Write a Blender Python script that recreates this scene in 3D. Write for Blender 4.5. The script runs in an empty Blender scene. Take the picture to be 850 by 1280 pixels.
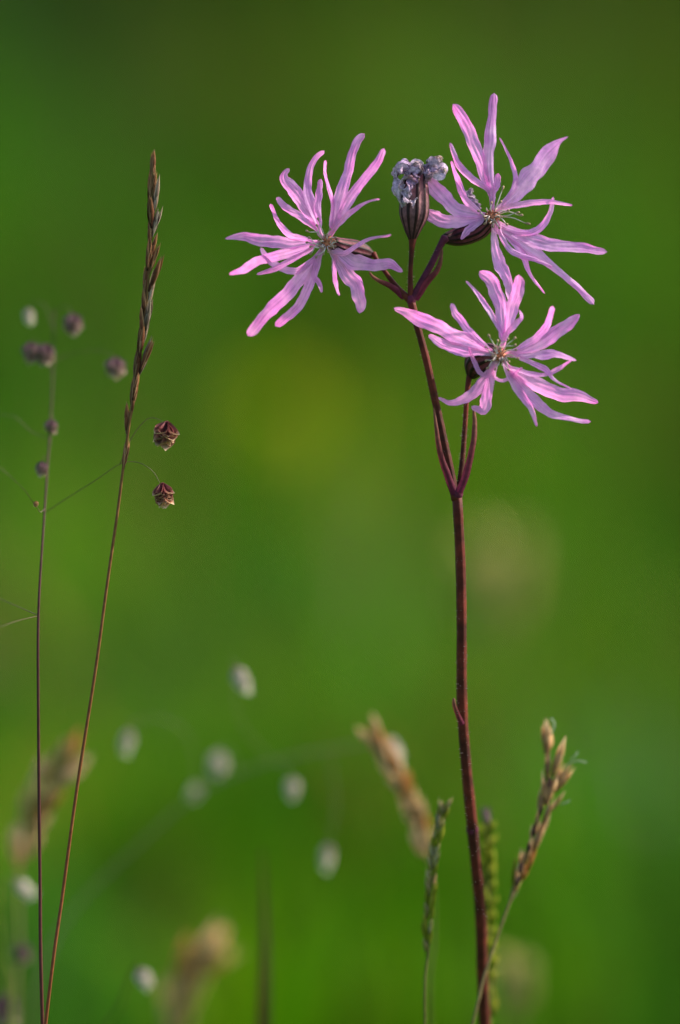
import bpy, math, random
import numpy as np
from mathutils import Vector, Matrix

random.seed(7)
rng = np.random.default_rng(7)
C = bpy.context.scene.collection
sc = bpy.context.scene

# ------------------------------------------------------------------ camera
PITCH = math.radians(9.0)
DIST = 1.0                       # focus distance, metres
FRAME_W = 0.15                   # width of the frame at the focus distance
CZ = 0.49
cam_d = bpy.data.cameras.new('camera')
cam = bpy.data.objects.new('camera', cam_d)
C.objects.link(cam)
cam.location = (0, 0, CZ)
cam.rotation_euler = (math.radians(90) - PITCH, 0, 0)
cam_d.sensor_fit = 'HORIZONTAL'
cam_d.sensor_width = 24.0
cam_d.lens = 24.0 / FRAME_W * DIST
cam_d.clip_start = 0.02
cam_d.clip_end = 2000
cam_d.dof.use_dof = True
cam_d.dof.focus_distance = DIST
cam_d.dof.aperture_fstop = 3.2
sc.camera = cam

# ------------------------------------------------------------------ light
SUN_DIR = Vector((0.76, 0.22, 0.56)).normalized()      # towards the sun: low, right and behind the flowers
el = math.asin(SUN_DIR.z)
az = math.atan2(SUN_DIR.x, SUN_DIR.y)
w = bpy.data.worlds.new('World')
sc.world = w
w.use_nodes = True
nt = w.node_tree
sky = nt.nodes.new('ShaderNodeTexSky')
sky.sky_type = 'NISHITA'
sky.sun_disc = False
sky.sun_elevation = el
sky.sun_rotation = az
sky.dust_density = 2.0
sky.ozone_density = 0.8
bg = nt.nodes['Background']
bg.inputs['Strength'].default_value = 0.15
nt.links.new(sky.outputs['Color'], bg.inputs['Color'])
sun_d = bpy.data.lights.new('sun', 'SUN')
sun_d.energy = 5.0
sun_d.angle = math.radians(1.5)
sun_d.color = (1.0, 0.90, 0.78)
sun = bpy.data.objects.new('sun', sun_d)
C.objects.link(sun)
sun.rotation_euler = (-SUN_DIR).to_track_quat('-Z', 'Y').to_euler()
sun.location = SUN_DIR * 5

sc.view_settings.view_transform = 'Standard'
sc.view_settings.look = 'None'
sc.view_settings.gamma = 1
sc.view_settings.use_curve_mapping = False
sc.view_settings.exposure = 0.8
sc.render.engine = 'CYCLES'
sc.cycles.use_denoising = True
sc.cycles.use_adaptive_sampling = False
sc.cycles.max_bounces = 8
sc.cycles.diffuse_bounces = 4
sc.cycles.transmission_bounces = 6
sc.cycles.sample_clamp_indirect = 4.0

# ------------------------------------------------------------------ helpers
S = FRAME_W / 850.0              # metres for one photograph pixel at the focus distance
VIEW = Vector((0, math.cos(PITCH), -math.sin(PITCH)))
UP = Vector((0, math.sin(PITCH), math.cos(PITCH)))
RIGHT = Vector((1, 0, 0))


def P(px, py, d=0.0):
    """world point standing d metres behind the plane of the flowers"""
    k = (DIST + d) / DIST
    return Vector((0, 0, CZ)) + VIEW * (DIST + d) + RIGHT * ((px - 425) * S * k) + UP * (-(py - 640) * S * k)


def spline(pts, n):
    """Catmull-Rom through rows of pts (any dimension), n samples, even in chord length"""
    p = np.array(pts, float)
    if len(p) == 2:
        t = np.linspace(0, 1, n)[:, None]
        return p[0] * (1 - t) + p[1] * t
    q = np.vstack([2 * p[0] - p[1], p, 2 * p[-1] - p[-2]])
    out = []
    sub = 12
    for i in range(1, len(q) - 2):
        for j in range(sub):
            t = j / sub
            a, b, c, d = q[i - 1], q[i], q[i + 1], q[i + 2]
            out.append(0.5 * (2 * b + (c - a) * t + (2 * a - 5 * b + 4 * c - d) * t * t + (3 * b - a - 3 * c + d) * t ** 3))
    out.append(p[-1])
    out = np.array(out)
    L = np.concatenate([[0], np.cumsum(np.linalg.norm(np.diff(out[:, :2 if p.shape[1] < 4 else 3], axis=0), axis=1) + 1e-12)])
    L /= L[-1]
    t = np.linspace(0, 1, n)
    return np.stack([np.interp(t, L, out[:, k]) for k in range(p.shape[1])], axis=1)


class Geo:
    """collects vertices (world space), faces and uvs"""

    def __init__(self):
        self.v, self.f, self.uv = [], [], []

    def grid(self, pts, nu, nv, uvs, close=False):
        b = len(self.v)
        self.v += [tuple(p) for p in pts]
        self.uv += [tuple(u) for u in uvs]
        for j in range(nv - 1):
            for i in range(nu - 1):
                self.f.append((b + j * nu + i, b + j * nu + i + 1, b + (j + 1) * nu + i + 1, b + (j + 1) * nu + i))

    def tube(self, pts, rad, seg=10, n=None, cap=True, ribs=0, rib_amp=0.0, lump=0.0, tooth=0, tooth_len=0.0):
        """tube through world points with a radius at each"""
        n = n or max(6, len(pts) * 6)
        rows = [list(p) + [r] for p, r in zip(pts, rad)]
        q = spline(rows, n)
        c, r = q[:, :3], np.maximum(q[:, 3], 1e-6)
        if lump:
            jj = np.arange(n)
            r = r * (1 + lump * (np.sin(jj * 0.9 + 1) * 0.5 + np.sin(jj * 2.3) * 0.5))
        T = np.gradient(c, axis=0)
        T /= np.linalg.norm(T, axis=1)[:, None] + 1e-12
        ref = np.array([0.13, 0.91, 0.39])
        N = np.cross(T[0], ref)
        N /= np.linalg.norm(N)
        pts_o, uvs = [], []
        nu = seg + 1
        for j in range(n):
            N = N - T[j] * np.dot(N, T[j])
            N /= np.linalg.norm(N) + 1e-12
            B = np.cross(T[j], N)
            for i in range(nu):
                a = 2 * math.pi * i / seg
                rr = r[j] * (1 + rib_amp * math.cos(ribs * a)) if ribs else r[j]
                off = np.zeros(3)
                if tooth and j == n - 1:
                    off = T[j] * tooth_len * (0.5 + 0.5 * math.cos(tooth * a))
                pts_o.append(c[j] + (N * math.cos(a) + B * math.sin(a)) * rr + off)
                uvs.append((i / seg, j / (n - 1)))
        self.grid(pts_o, nu, n, uvs)
        if cap:
            for j, flip in ((0, True), (n - 1, False)):
                b = len(self.v)
                self.v.append(tuple(c[j] + T[j] * (r[j] * 0.5) * (-1 if flip else 1)))
                self.uv.append((0.5, 0.0 if flip else 1.0))
                base = b - nu * n + j * nu if j == 0 else None
            # fans
            tot = len(self.v)
            start = tot - 2 - nu * n
            for i in range(seg):
                self.f.append((tot - 2, start + i + 1, start + i))
                e = start + (n - 1) * nu
                self.f.append((tot - 1, e + i, e + i + 1))

    def ribbon(self, ctrl, widths, nv=26, nu=9, curl=0.25, roll=0.0, twist=0.0, ruffle=0.0, vein=0.02, crumple=0.0, round_tip=True, seed=0, rag=0.6):
        """a petal lobe; ctrl rows are (x, y, depth) in photograph pixels at the focus distance"""
        r2 = random.Random(seed)
        q0 = spline([list(c) + [wd] for c, wd in zip(ctrl, widths)], nv * 3)
        tt_ = np.linspace(0, 1, nv) ** 0.85          # finer towards the tip
        q = np.stack([np.interp(tt_, np.linspace(0, 1, nv * 3), q0[:, k]) for k in range(4)], axis=1)
        c, wd = q[:, :3], np.maximum(q[:, 3], 0.3)
        LEN = float(np.sum(np.linalg.norm(np.diff(c, axis=0), axis=1)))
        T = np.gradient(c, axis=0)
        T /= np.linalg.norm(T, axis=1)[:, None] + 1e-12
        pts, uvs = [], []
        ph = [r2.uniform(0, 6.28) for _ in range(8)]
        lastside = None
        fq = r2.uniform(3.6, 5.4)
        kk = [(r2.uniform(9, 16), r2.uniform(0, 6.28)), (r2.uniform(22, 34), r2.uniform(0, 6.28)), (r2.uniform(40, 60), r2.uniform(0, 6.28))]
        for j in range(nv):
            t = tt_[j]
            perp = np.array([-T[j][1], T[j][0], 0.0])
            if np.linalg.norm(perp) < 0.25 and lastside is not None:
                perp = lastside
            perp = perp / (np.linalg.norm(perp) + 1e-9)
            lastside = perp
            nrm = np.cross(T[j], perp)
            nrm /= np.linalg.norm(nrm) + 1e-9
            a = roll + twist * t
            side = perp * math.cos(a) + nrm * math.sin(a)
            nn = nrm * math.cos(a) - perp * math.sin(a)
            ww = wd[j] * 0.5
            if round_tip:
                rest = (1 - t) * LEN
                tipr = max(wd[-1] * 0.9, 1.2)
                if rest < tipr:
                    ww *= math.sqrt(max(0.0, 1 - (1 - rest / tipr) ** 2)) * 0.985 + 0.015
            for i in range(nu):
                u = -1 + 2 * i / (nu - 1)
                h = curl * ww * (u * u - 0.35)
                h += vein * ww * (abs(math.sin(u * fq + ph[0] + 0.5 * math.sin(3 * t + ph[5]))) - 0.5) * min(1.0, 4 * t) + 0.12 * ww * math.sin(5 * t + ph[1]) * u
                h += ruffle * ww * abs(u) * math.sin(t * 17 + ph[2] + u * 2)
                edge = sum(am * math.sin(t * f_ + p_ + (2.1 if u > 0 else 0)) for am, (f_, p_) in zip((0.07, 0.06, 0.04), kk)) * rag
                p = c[j] + side * (u * ww * (1 + edge)) + nn * h + perp * (0.10 * ww * math.sin(t * kk[0][0] * 1.3 + kk[1][1]) * rag * t)
                if crumple:
                    p = p + crumple * np.array([math.sin(t * 31 + u * 5 + ph[4]), math.sin(t * 27 + u * 6 + ph[5]), math.sin(t * 23 + u * 7 + ph[6])])
                    p = p + 0.5 * crumple * np.array([math.sin(t * 71 + u * 11 + ph[7]), math.cos(t * 63 - u * 13 + ph[0]), math.sin(t * 57 + u * 15)])
                pts.append(P(p[0], p[1], p[2] * S))
                uvs.append((0.5 + 0.5 * u, t))
        self.grid(pts, nu, nv, uvs)

    def ball(self, c, r, squash=(1, 1, 1), seg=8, rings=6):
        pts, uvs = [], []
        for j in range(rings + 1):
            th = math.pi * j / rings
            for i in range(seg + 1):
                a = 2 * math.pi * i / seg
                pts.append((c[0] + r * squash[0] * math.sin(th) * math.cos(a), c[1] + r * squash[1] * math.sin(th) * math.sin(a), c[2] + r * squash[2] * math.cos(th)))
                uvs.append((i / seg, j / rings))
        self.grid(pts, seg + 1, rings + 1, uvs)

    def mesh(self, name, base=(0, 0, 0), smooth=True):
        b = Vector(base)
        m = bpy.data.meshes.new(name)
        m.from_pydata([tuple(Vector(v) - b) for v in self.v], [], self.f)
        lay = m.uv_layers.new(name='UVMap')
        li = np.zeros(len(m.loops), dtype=np.int32)
        m.loops.foreach_get('vertex_index', li)
        lay.data.foreach_set('uv', np.array(self.uv, dtype=np.float32)[li].ravel())
        if smooth:
            m.polygons.foreach_set('use_smooth', [True] * len(m.polygons))
        m.update()
        return m


def link(name, data, mat=None, parent=None):
    o = bpy.data.objects.new(name, data)
    C.objects.link(o)
    if parent is not None:
        o.parent = parent
    if mat is not None and data is not None and len(data.materials) == 0:
        data.materials.append(mat)
    return o


def thing(name, base, label, cat, group=None):
    o = link(name, None)
    o.empty_display_size = 0.01
    o.location = base
    o['label'] = label
    o['category'] = cat
    if group:
        o['group'] = group
    return o


# ------------------------------------------------------------------ materials
def material(name, stops, noise=0.25, scale=900.0, rough=0.6, trans=0.0, tcol=None, stripe=None, vein=None, bump=0.15, rand=0.12, spec=0.08, stretch=1.0, sheen=0.0, margin=None, blotch=None):
    """stops: colours along the length (uv v); stripe=(count, colour, amount) round a tube; vein=(count, factor) across a petal"""
    m = bpy.data.materials.new(name)
    m.use_nodes = True
    n, l = m.node_tree.nodes, m.node_tree.links
    out = n['Material Output']
    b = n['Principled BSDF']
    uv = n.new('ShaderNodeUVMap')
    uv.uv_map = 'UVMap'
    sep = n.new('ShaderNodeSeparateXYZ')
    l.new(uv.outputs['UV'], sep.inputs[0])
    tc = n.new('ShaderNodeTexCoord')
    nz = n.new('ShaderNodeTexNoise')
    nz.inputs['Scale'].default_value = scale
    nz.inputs['Detail'].default_value = 4
    l.new(tc.outputs['Object'], nz.inputs['Vector'])
    # wobble of the ramp position
    ad = n.new('ShaderNodeMath'); ad.operation = 'MULTIPLY_ADD'
    ad.inputs[1].default_value = 0.18
    l.new(nz.outputs['Fac'], ad.inputs[0])
    sb = n.new('ShaderNodeMath'); sb.operation = 'SUBTRACT'
    sb.inputs[1].default_value = 0.09
    l.new(sep.outputs['Y'], sb.inputs[0])
    l.new(sb.outputs[0], ad.inputs[2])
    rp = n.new('ShaderNodeValToRGB')
    while len(rp.color_ramp.elements) < len(stops):
        rp.color_ramp.elements.new(0.5)
    for e, (p, c) in zip(rp.color_ramp.elements, stops):
        e.position = p
        e.color = (*c, 1)
    l.new(ad.outputs[0], rp.inputs['Fac'])
    col = rp.outputs['Color']
    if stripe:
        cnt, scol, amt = stripe
        mu = n.new('ShaderNodeMath'); mu.operation = 'MULTIPLY'; mu.inputs[1].default_value = cnt * 2 * math.pi
        l.new(sep.outputs['X'], mu.inputs[0])
        cs = n.new('ShaderNodeMath'); cs.operation = 'COSINE'
        l.new(mu.outputs[0], cs.inputs[0])
        mr = n.new('ShaderNodeMapRange')
        mr.inputs['From Min'].default_value = -0.15
        mr.inputs['From Max'].default_value = 0.55
        mr.inputs['To Max'].default_value = amt
        l.new(cs.outputs[0], mr.inputs['Value'])
        mx = n.new('ShaderNodeMixRGB')
        l.new(mr.outputs[0], mx.inputs['Fac'])
        l.new(col, mx.inputs['Color1'])
        mx.inputs['Color2'].default_value = (*scol, 1)
        col = mx.outputs['Color']
    if vein:
        cnt, amt = vein
        nz2 = n.new('ShaderNodeTexNoise')
        nz2.inputs['Scale'].default_value = 1.0
        nz2.inputs['Detail'].default_value = 3
        mp = n.new('ShaderNodeMapping')
        mp.inputs['Scale'].default_value = (cnt, 1.6, 1)
        l.new(uv.outputs['UV'], mp.inputs['Vector'])
        oi0 = n.new('ShaderNodeObjectInfo')
        cb = n.new('ShaderNodeCombineXYZ')
        ml = n.new('ShaderNodeMath'); ml.operation = 'MULTIPLY'; ml.inputs[1].default_value = 40
        l.new(oi0.outputs['Random'], ml.inputs[0])
        l.new(ml.outputs[0], cb.inputs['Z'])
        va = n.new('ShaderNodeVectorMath'); va.operation = 'ADD'
        l.new(mp.outputs[0], va.inputs[0]); l.new(cb.outputs[0], va.inputs[1])
        l.new(va.outputs[0], nz2.inputs['Vector'])
        mr = n.new('ShaderNodeMapRange')
        mr.inputs['From Min'].default_value = 0.3
        mr.inputs['From Max'].default_value = 0.7
        mr.inputs['To Min'].default_value = 1 - amt
        mr.inputs['To Max'].default_value = 1 + amt
        l.new(nz2.outputs['Fac'], mr.inputs['Value'])
        vm = n.new('ShaderNodeVectorMath'); vm.operation = 'SCALE'
        l.new(col, vm.inputs[0]); l.new(mr.outputs[0], vm.inputs['Scale'])
        col = vm.outputs[0]
    if blotch:
        bcol, bsc = blotch
        nb = n.new('ShaderNodeTexNoise')
        nb.inputs['Scale'].default_value = bsc
        nb.inputs['Detail'].default_value = 3
        l.new(tc.outputs['Object'], nb.inputs['Vector'])
        mr = n.new('ShaderNodeMapRange')
        mr.inputs['From Min'].default_value = 0.42
        mr.inputs['From Max'].default_value = 0.72
        l.new(nb.outputs['Fac'], mr.inputs['Value'])
        mx = n.new('ShaderNodeMixRGB')
        l.new(mr.outputs[0], mx.inputs['Fac'])
        l.new(col, mx.inputs['Color1'])
        mx.inputs['Color2'].default_value = (*bcol, 1)
        col = mx.outputs['Color']
    if margin:
        mcol, m0 = margin
        s1 = n.new('ShaderNodeMath'); s1.operation = 'SUBTRACT'; s1.inputs[1].default_value = 0.5
        l.new(sep.outputs['X'], s1.inputs[0])
        s2 = n.new('ShaderNodeMath'); s2.operation = 'ABSOLUTE'
        l.new(s1.outputs[0], s2.inputs[0])
        mr = n.new('ShaderNodeMapRange')
        mr.inputs['From Min'].default_value = m0
        mr.inputs['From Max'].default_value = 0.5
        l.new(s2.outputs[0], mr.inputs['Value'])
        mx = n.new('ShaderNodeMixRGB')
        l.new(mr.outputs[0], mx.inputs['Fac'])
        l.new(col, mx.inputs['Color1'])
        mx.inputs['Color2'].default_value = (*mcol, 1)
        col = mx.outputs['Color']
    # fine mottling and one random tone for each object
    mr2 = n.new('ShaderNodeMapRange')
    mr2.inputs['From Min'].default_value = 0.3
    mr2.inputs['From Max'].default_value = 0.7
    mr2.inputs['To Min'].default_value = 1 - noise
    mr2.inputs['To Max'].default_value = 1 + noise
    l.new(nz.outputs['Fac'], mr2.inputs['Value'])
    oi = n.new('ShaderNodeObjectInfo')
    mr3 = n.new('ShaderNodeMapRange')
    mr3.inputs['To Min'].default_value = 1 - rand
    mr3.inputs['To Max'].default_value = 1 + rand
    l.new(oi.outputs['Random'], mr3.inputs['Value'])
    mm = n.new('ShaderNodeMath'); mm.operation = 'MULTIPLY'
    l.new(mr2.outputs[0], mm.inputs[0]); l.new(mr3.outputs[0], mm.inputs[1])
    vs = n.new('ShaderNodeVectorMath'); vs.operation = 'SCALE'
    l.new(col, vs.inputs[0]); l.new(mm.outputs[0], vs.inputs['Scale'])
    col = vs.outputs[0]
    l.new(col, b.inputs['Base Color'])
    b.inputs['Roughness'].default_value = rough
    b.inputs['Specular IOR Level'].default_value = spec
    if sheen:
        b.inputs['Sheen Weight'].default_value = sheen
        b.inputs['Sheen Roughness'].default_value = 0.4
    if bump:
        bp = n.new('ShaderNodeBump')
        bp.inputs['Strength'].default_value = bump
        bp.inputs['Distance'].default_value = 0.0004
        l.new(nz.outputs['Fac'], bp.inputs['Height'])
        l.new(bp.outputs[0], b.inputs['Normal'])
    if trans:
        tr = n.new('ShaderNodeBsdfTranslucent')
        if tcol:
            tm = n.new('ShaderNodeMixRGB'); tm.blend_type = 'MULTIPLY'; tm.inputs['Fac'].default_value = 1
            tm.inputs['Color2'].default_value = (*tcol, 1)
            l.new(col, tm.inputs['Color1'])
            l.new(tm.outputs[0], tr.inputs['Color'])
        else:
            l.new(col, tr.inputs['Color'])
        ms = n.new('ShaderNodeMixShader')
        ms.inputs['Fac'].default_value = trans
        l.new(b.outputs[0], ms.inputs[1]); l.new(tr.outputs[0], ms.inputs[2])
        l.new(ms.outputs[0], out.inputs['Surface'])
    return m


M = {}
M['petal'] = material('petal', [(0.0, (0.72, 0.50, 0.62)), (0.2, (0.67, 0.41, 0.71)), (0.6, (0.65, 0.32, 0.70)), (1.0, (0.68, 0.27, 0.64))],
                      noise=0.10, scale=700, rough=0.5, trans=0.5, tcol=(1.38, 0.82, 1.05), vein=(13, 0.30), bump=0.3, rand=0.06, spec=0.3, blotch=((0.78, 0.50, 0.78), 260))
M['withered'] = material('withered_petal', [(0.0, (0.30, 0.17, 0.29)), (0.5, (0.46, 0.35, 0.48)), (1.0, (0.56, 0.45, 0.50))],
                         noise=0.5, scale=1500, rough=1.0, trans=0.25, spec=0.0, vein=(8, 0.45), bump=0.3, rand=0.15)
M['throat'] = material('flower_throat', [(0, (0.24, 0.05, 0.03)), (1, (0.50, 0.19, 0.11))], noise=0.7, scale=1800, rough=0.6, bump=0.5)
M['stamen'] = material('stamen', [(0, (0.55, 0.30, 0.30)), (0.4, (0.62, 0.52, 0.50)), (0.72, (0.66, 0.58, 0.54)), (0.88, (0.32, 0.21, 0.15)), (1, (0.38, 0.26, 0.18))], noise=0.1, rough=0.5, trans=0.1)
M['scale_white'] = material('throat_scale', [(0, (0.55, 0.3, 0.35)), (1, (0.72, 0.6, 0.62))], noise=0.15, rough=0.5, trans=0.3)
M['calyx'] = material('calyx', [(0.0, (0.030, 0.008, 0.008)), (0.22, (0.12, 0.045, 0.052)), (0.6, (0.21, 0.095, 0.11)), (0.85, (0.24, 0.085, 0.105)), (1.0, (0.13, 0.03, 0.04))],
                      noise=0.3, scale=1200, rough=0.6, stripe=(10, (0.016, 0.004, 0.006), 0.97), bump=0.25, spec=0.2)
M['calyx_red'] = material('red_calyx', [(0.0, (0.020, 0.005, 0.005)), (0.3, (0.095, 0.020, 0.030)), (0.8, (0.16, 0.040, 0.060)), (1.0, (0.18, 0.045, 0.06))],
                          noise=0.35, scale=1200, rough=0.6, stripe=(10, (0.012, 0.003, 0.005), 0.97), bump=0.25, spec=0.2)
M['shred'] = material('shrivelled_petal', [(0.0, (0.26, 0.12, 0.16)), (0.6, (0.56, 0.40, 0.48)), (1.0, (0.68, 0.54, 0.46))], noise=0.5, scale=1500, rough=1.0, trans=0.4, spec=0.03, rand=0.2)
M['spk_straw'] = material('straw_spikelet', [(0.0, (0.36, 0.30, 0.08)), (1.0, (0.66, 0.58, 0.22))], noise=0.3, scale=1400, rough=0.5, trans=0.5, rand=0.2)
M['spk_pale'] = material('pale_spikelet', [(0.0, (0.46, 0.28, 0.12)), (1.0, (0.84, 0.62, 0.36))], noise=0.3, scale=1400, rough=0.5, trans=0.55, rand=0.2)
M['stem'] = material('stem', [(0.0, (0.080, 0.018, 0.010)), (0.5, (0.105, 0.019, 0.010)), (1.0, (0.105, 0.017, 0.011))], noise=0.45, scale=500, blotch=((0.040, 0.010, 0.007), 120), rough=0.65, bump=0.4, spec=0.15)
M['node'] = material('stem_node', [(0.0, (0.075, 0.012, 0.03)), (1.0, (0.085, 0.013, 0.036))], noise=0.3, scale=900, rough=0.6, bump=0.2, spec=0.15)
M['bract'] = material('bract', [(0.0, (0.11, 0.012, 0.040)), (0.5, (0.12, 0.022, 0.028)), (1.0, (0.17, 0.07, 0.04))], noise=0.25, scale=900, rough=0.6, trans=0.25, bump=0.2, spec=0.15)
M['hair'] = material('stem_hair', [(0, (0.3, 0.2, 0.18)), (1, (0.5, 0.4, 0.36))], noise=0.1, rough=0.5, trans=0.2)
M['culm'] = material('grass_culm', [(0.0, (0.20, 0.060, 0.032)), (0.6, (0.19, 0.06, 0.026)), (1.0, (0.14, 0.09, 0.03))], noise=0.25, scale=700, rough=0.5, bump=0.2)
M['culm_red'] = material('red_grass_culm', [(0.0, (0.19, 0.045, 0.028)), (0.45, (0.12, 0.04, 0.032)), (0.7, (0.065, 0.022, 0.022)), (1.0, (0.05, 0.02, 0.022))], noise=0.25, scale=700, rough=0.5, bump=0.2)
M['culm_green'] = material('green_grass_culm', [(0.0, (0.06, 0.10, 0.012)), (1.0, (0.12, 0.13, 0.03))], noise=0.25, scale=700, rough=0.5, trans=0.15)
M['culm_straw'] = material('straw_grass_culm', [(0.0, (0.14, 0.15, 0.05)), (1.0, (0.22, 0.16, 0.07))], noise=0.25, scale=700, rough=0.5)
M['spk_brown'] = material('brown_spikelet', [(0.0, (0.04, 0.016, 0.014)), (0.5, (0.18, 0.066, 0.032)), (0.85, (0.29, 0.13, 0.052)), (1.0, (0.32, 0.22, 0.11))], noise=0.45, scale=1800, rough=0.5, trans=0.25, rand=0.4, bump=0.3, vein=(6, 0.5), margin=((0.42, 0.26, 0.13), 0.30))
M['spk_grey'] = material('grey_spikelet', [(0.0, (0.06, 0.035, 0.026)), (0.5, (0.18, 0.125, 0.09)), (1.0, (0.32, 0.24, 0.15))], noise=0.45, scale=1800, rough=0.5, trans=0.25, rand=0.3, vein=(6, 0.5), margin=((0.40, 0.34, 0.26), 0.30))
M['spk_tan'] = material('tan_spikelet', [(0.0, (0.16, 0.075, 0.03)), (0.35, (0.48, 0.28, 0.13)), (1.0, (0.76, 0.56, 0.31))], noise=0.35, scale=1400, rough=0.5, trans=0.45, rand=0.25, bump=0.3, vein=(5, 0.35))
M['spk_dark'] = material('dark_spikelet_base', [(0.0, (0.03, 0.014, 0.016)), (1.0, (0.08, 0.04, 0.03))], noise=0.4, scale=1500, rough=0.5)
M['spk_orange'] = material('orange_spikelet', [(0.0, (0.26, 0.11, 0.03)), (1.0, (0.64, 0.32, 0.10))], noise=0.3, scale=1400, rough=0.5, trans=0.5, rand=0.3)
M['spk_green'] = material('green_spikelet', [(0.0, (0.12, 0.12, 0.015)), (0.6, (0.27, 0.25, 0.06)), (1.0, (0.46, 0.38, 0.14))], noise=0.35, scale=1400, rough=0.5, trans=0.3, rand=0.3, vein=(5, 0.4), margin=((0.42, 0.40, 0.25), 0.32))
M['spk_lime'] = material('lime_spikelet', [(0.0, (0.14, 0.19, 0.006)), (1.0, (0.36, 0.38, 0.04))], noise=0.3, scale=1400, rough=0.5, trans=0.4, rand=0.15)
M['spk_purple'] = material('purple_tip_spikelet', [(0.0, (0.14, 0.10, 0.08)), (1.0, (0.20, 0.13, 0.13))], noise=0.3, scale=1400, rough=0.5)
M['anther'] = material('grass_anther', [(0, (0.34, 0.40, 0.26)), (1, (0.5, 0.55, 0.42))], noise=0.1, rough=0.5, trans=0.3)
M['briza'] = material('quaking_scale', [(0.0, (0.15, 0.040, 0.050)), (0.5, (0.24, 0.075, 0.07)), (0.7, (0.46, 0.24, 0.17)), (1.0, (0.74, 0.55, 0.38))], noise=0.25, scale=900, rough=0.45, trans=0.3, rand=0.45, spec=0.2)
M['briza_grey'] = material('greyish_quaking_scale', [(0.0, (0.14, 0.07, 0.09)), (0.5, (0.24, 0.14, 0.16)), (1.0, (0.62, 0.48, 0.40))], noise=0.25, scale=900, rough=0.45, trans=0.3, rand=0.3, spec=0.3)
M['briza_pale'] = material('pale_quaking_scale', [(0.0, (0.30, 0.24, 0.20)), (0.4, (0.60, 0.54, 0.46)), (1.0, (0.82, 0.78, 0.68))], noise=0.2, scale=900, rough=0.4, trans=0.3, rand=0.3, spec=0.4)
M['branch'] = material('hair_branch', [(0, (0.10, 0.06, 0.045)), (1, (0.16, 0.12, 0.08))], noise=0.2, rough=0.5)
M['branch_pale'] = material('pale_hair_branch', [(0, (0.16, 0.13, 0.09)), (1, (0.22, 0.18, 0.13))], noise=0.2, rough=0.5)
M['yellow'] = material('yellow_ray', [(0, (0.58, 0.56, 0.01)), (1, (0.64, 0.70, 0.02))], noise=0.1, rough=0.45, trans=0.35)
M['leaf'] = material('grass_leaf', [(0, (0.06, 0.13, 0.012)), (1, (0.14, 0.19, 0.03))], noise=0.2, scale=400, rough=0.5, trans=0.4)


# ------------------------------------------------------------------ setting: ground and meadow
def ground():
    m = bpy.data.materials.new('meadow_ground')
    m.use_nodes = True
    n, l = m.node_tree.nodes, m.node_tree.links
    b = n['Principled BSDF']
    tc = n.new('ShaderNodeTexCoord')
    a = n.new('ShaderNodeTexNoise'); a.inputs['Scale'].default_value = 3.0; a.inputs['Detail'].default_value = 8
    l.new(tc.outputs['Object'], a.inputs['Vector'])
    r = n.new('ShaderNodeValToRGB')
    r.color_ramp.elements[0].position = 0.3; r.color_ramp.elements[0].color = (0.030, 0.085, 0.003, 1)
    r.color_ramp.elements[1].position = 0.7; r.color_ramp.elements[1].color = (0.060, 0.140, 0.006, 1)
    l.new(a.outputs['Fac'], r.inputs['Fac'])
    l.new(r.outputs[0], b.inputs['Base Color'])
    b.inputs['Roughness'].default_value = 0.95
    b.inputs['Specular IOR Level'].default_value = 0.1
    g = Geo()
    R = 600.0
    N = 40
    ax = [R * math.copysign(abs(k) ** 3, k) for k in np.linspace(-1, 1, N)]
    pts = [(x, y, 0.0) for y in ax for x in ax]
    g.grid(pts, N, N, [(0, 0)] * len(pts))
    o = link('ground', g.mesh('ground'), m)
    o['kind'] = 'structure'


ground()

# patches of other grasses growing in the meadow: x, y, radius x, radius y (metres), colour factor, height factor
PATCH = [
    (0.16, 2.0, 0.07, 0.25, (0.85, 0.95, 1.5), 1.0),
    (-0.14, 2.2, 0.06, 0.2, (0.88, 0.95, 1.6), 1.0),
    (-0.03, 2.25, 0.10, 0.35, (1.0, 1.0, 1.0), 0.45),
    (-0.05, 5.6, 0.28, 0.9, (1.30, 0.98, 1.6), 1.1),      # browner flowering grasses, far
    (0.36, 6.4, 0.35, 1.2, (1.25, 0.92, 1.3), 1.1),
    (-0.52, 6.8, 0.22, 0.9, (1.1, 1.0, 3.5), 1.0),
    (-0.18, 4.2, 0.20, 0.5, (0.80, 0.85, 0.8), 1.0),
    (0.28, 3.6, 0.16, 0.4, (1.20, 1.08, 1.3), 1.0),
    (-0.02, 2.95, 0.13, 0.3, (1.12, 1.14, 0.8), 1.0),
    (-0.10, 2.45, 0.10, 0.22, (1.25, 1.05, 2.6), 1.0),    # olive, dry blades
    (0.10, 2.35, 0.10, 0.25, (1.35, 1.12, 1.7), 1.0),
    (0.125, 1.95, 0.06, 0.18, (1.15, 1.05, 1.8), 1.0),    # grey-green
    (-0.04, 1.75, 0.07, 0.15, (1.15, 1.10, 0.5), 1.0),    # lush yellow-green
    (0.06, 1.85, 0.06, 0.2, (1.25, 1.15, 0.4), 1.0),
    (-0.14, 1.8, 0.05, 0.2, (0.75, 0.9, 1.4), 0.9),
    (-0.16, 3.1, 0.08, 0.4, (0.75, 0.92, 0.8), 0.9),
    (0.22, 2.6, 0.08, 0.4, (0.72, 0.86, 0.6), 0.9),
]


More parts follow.
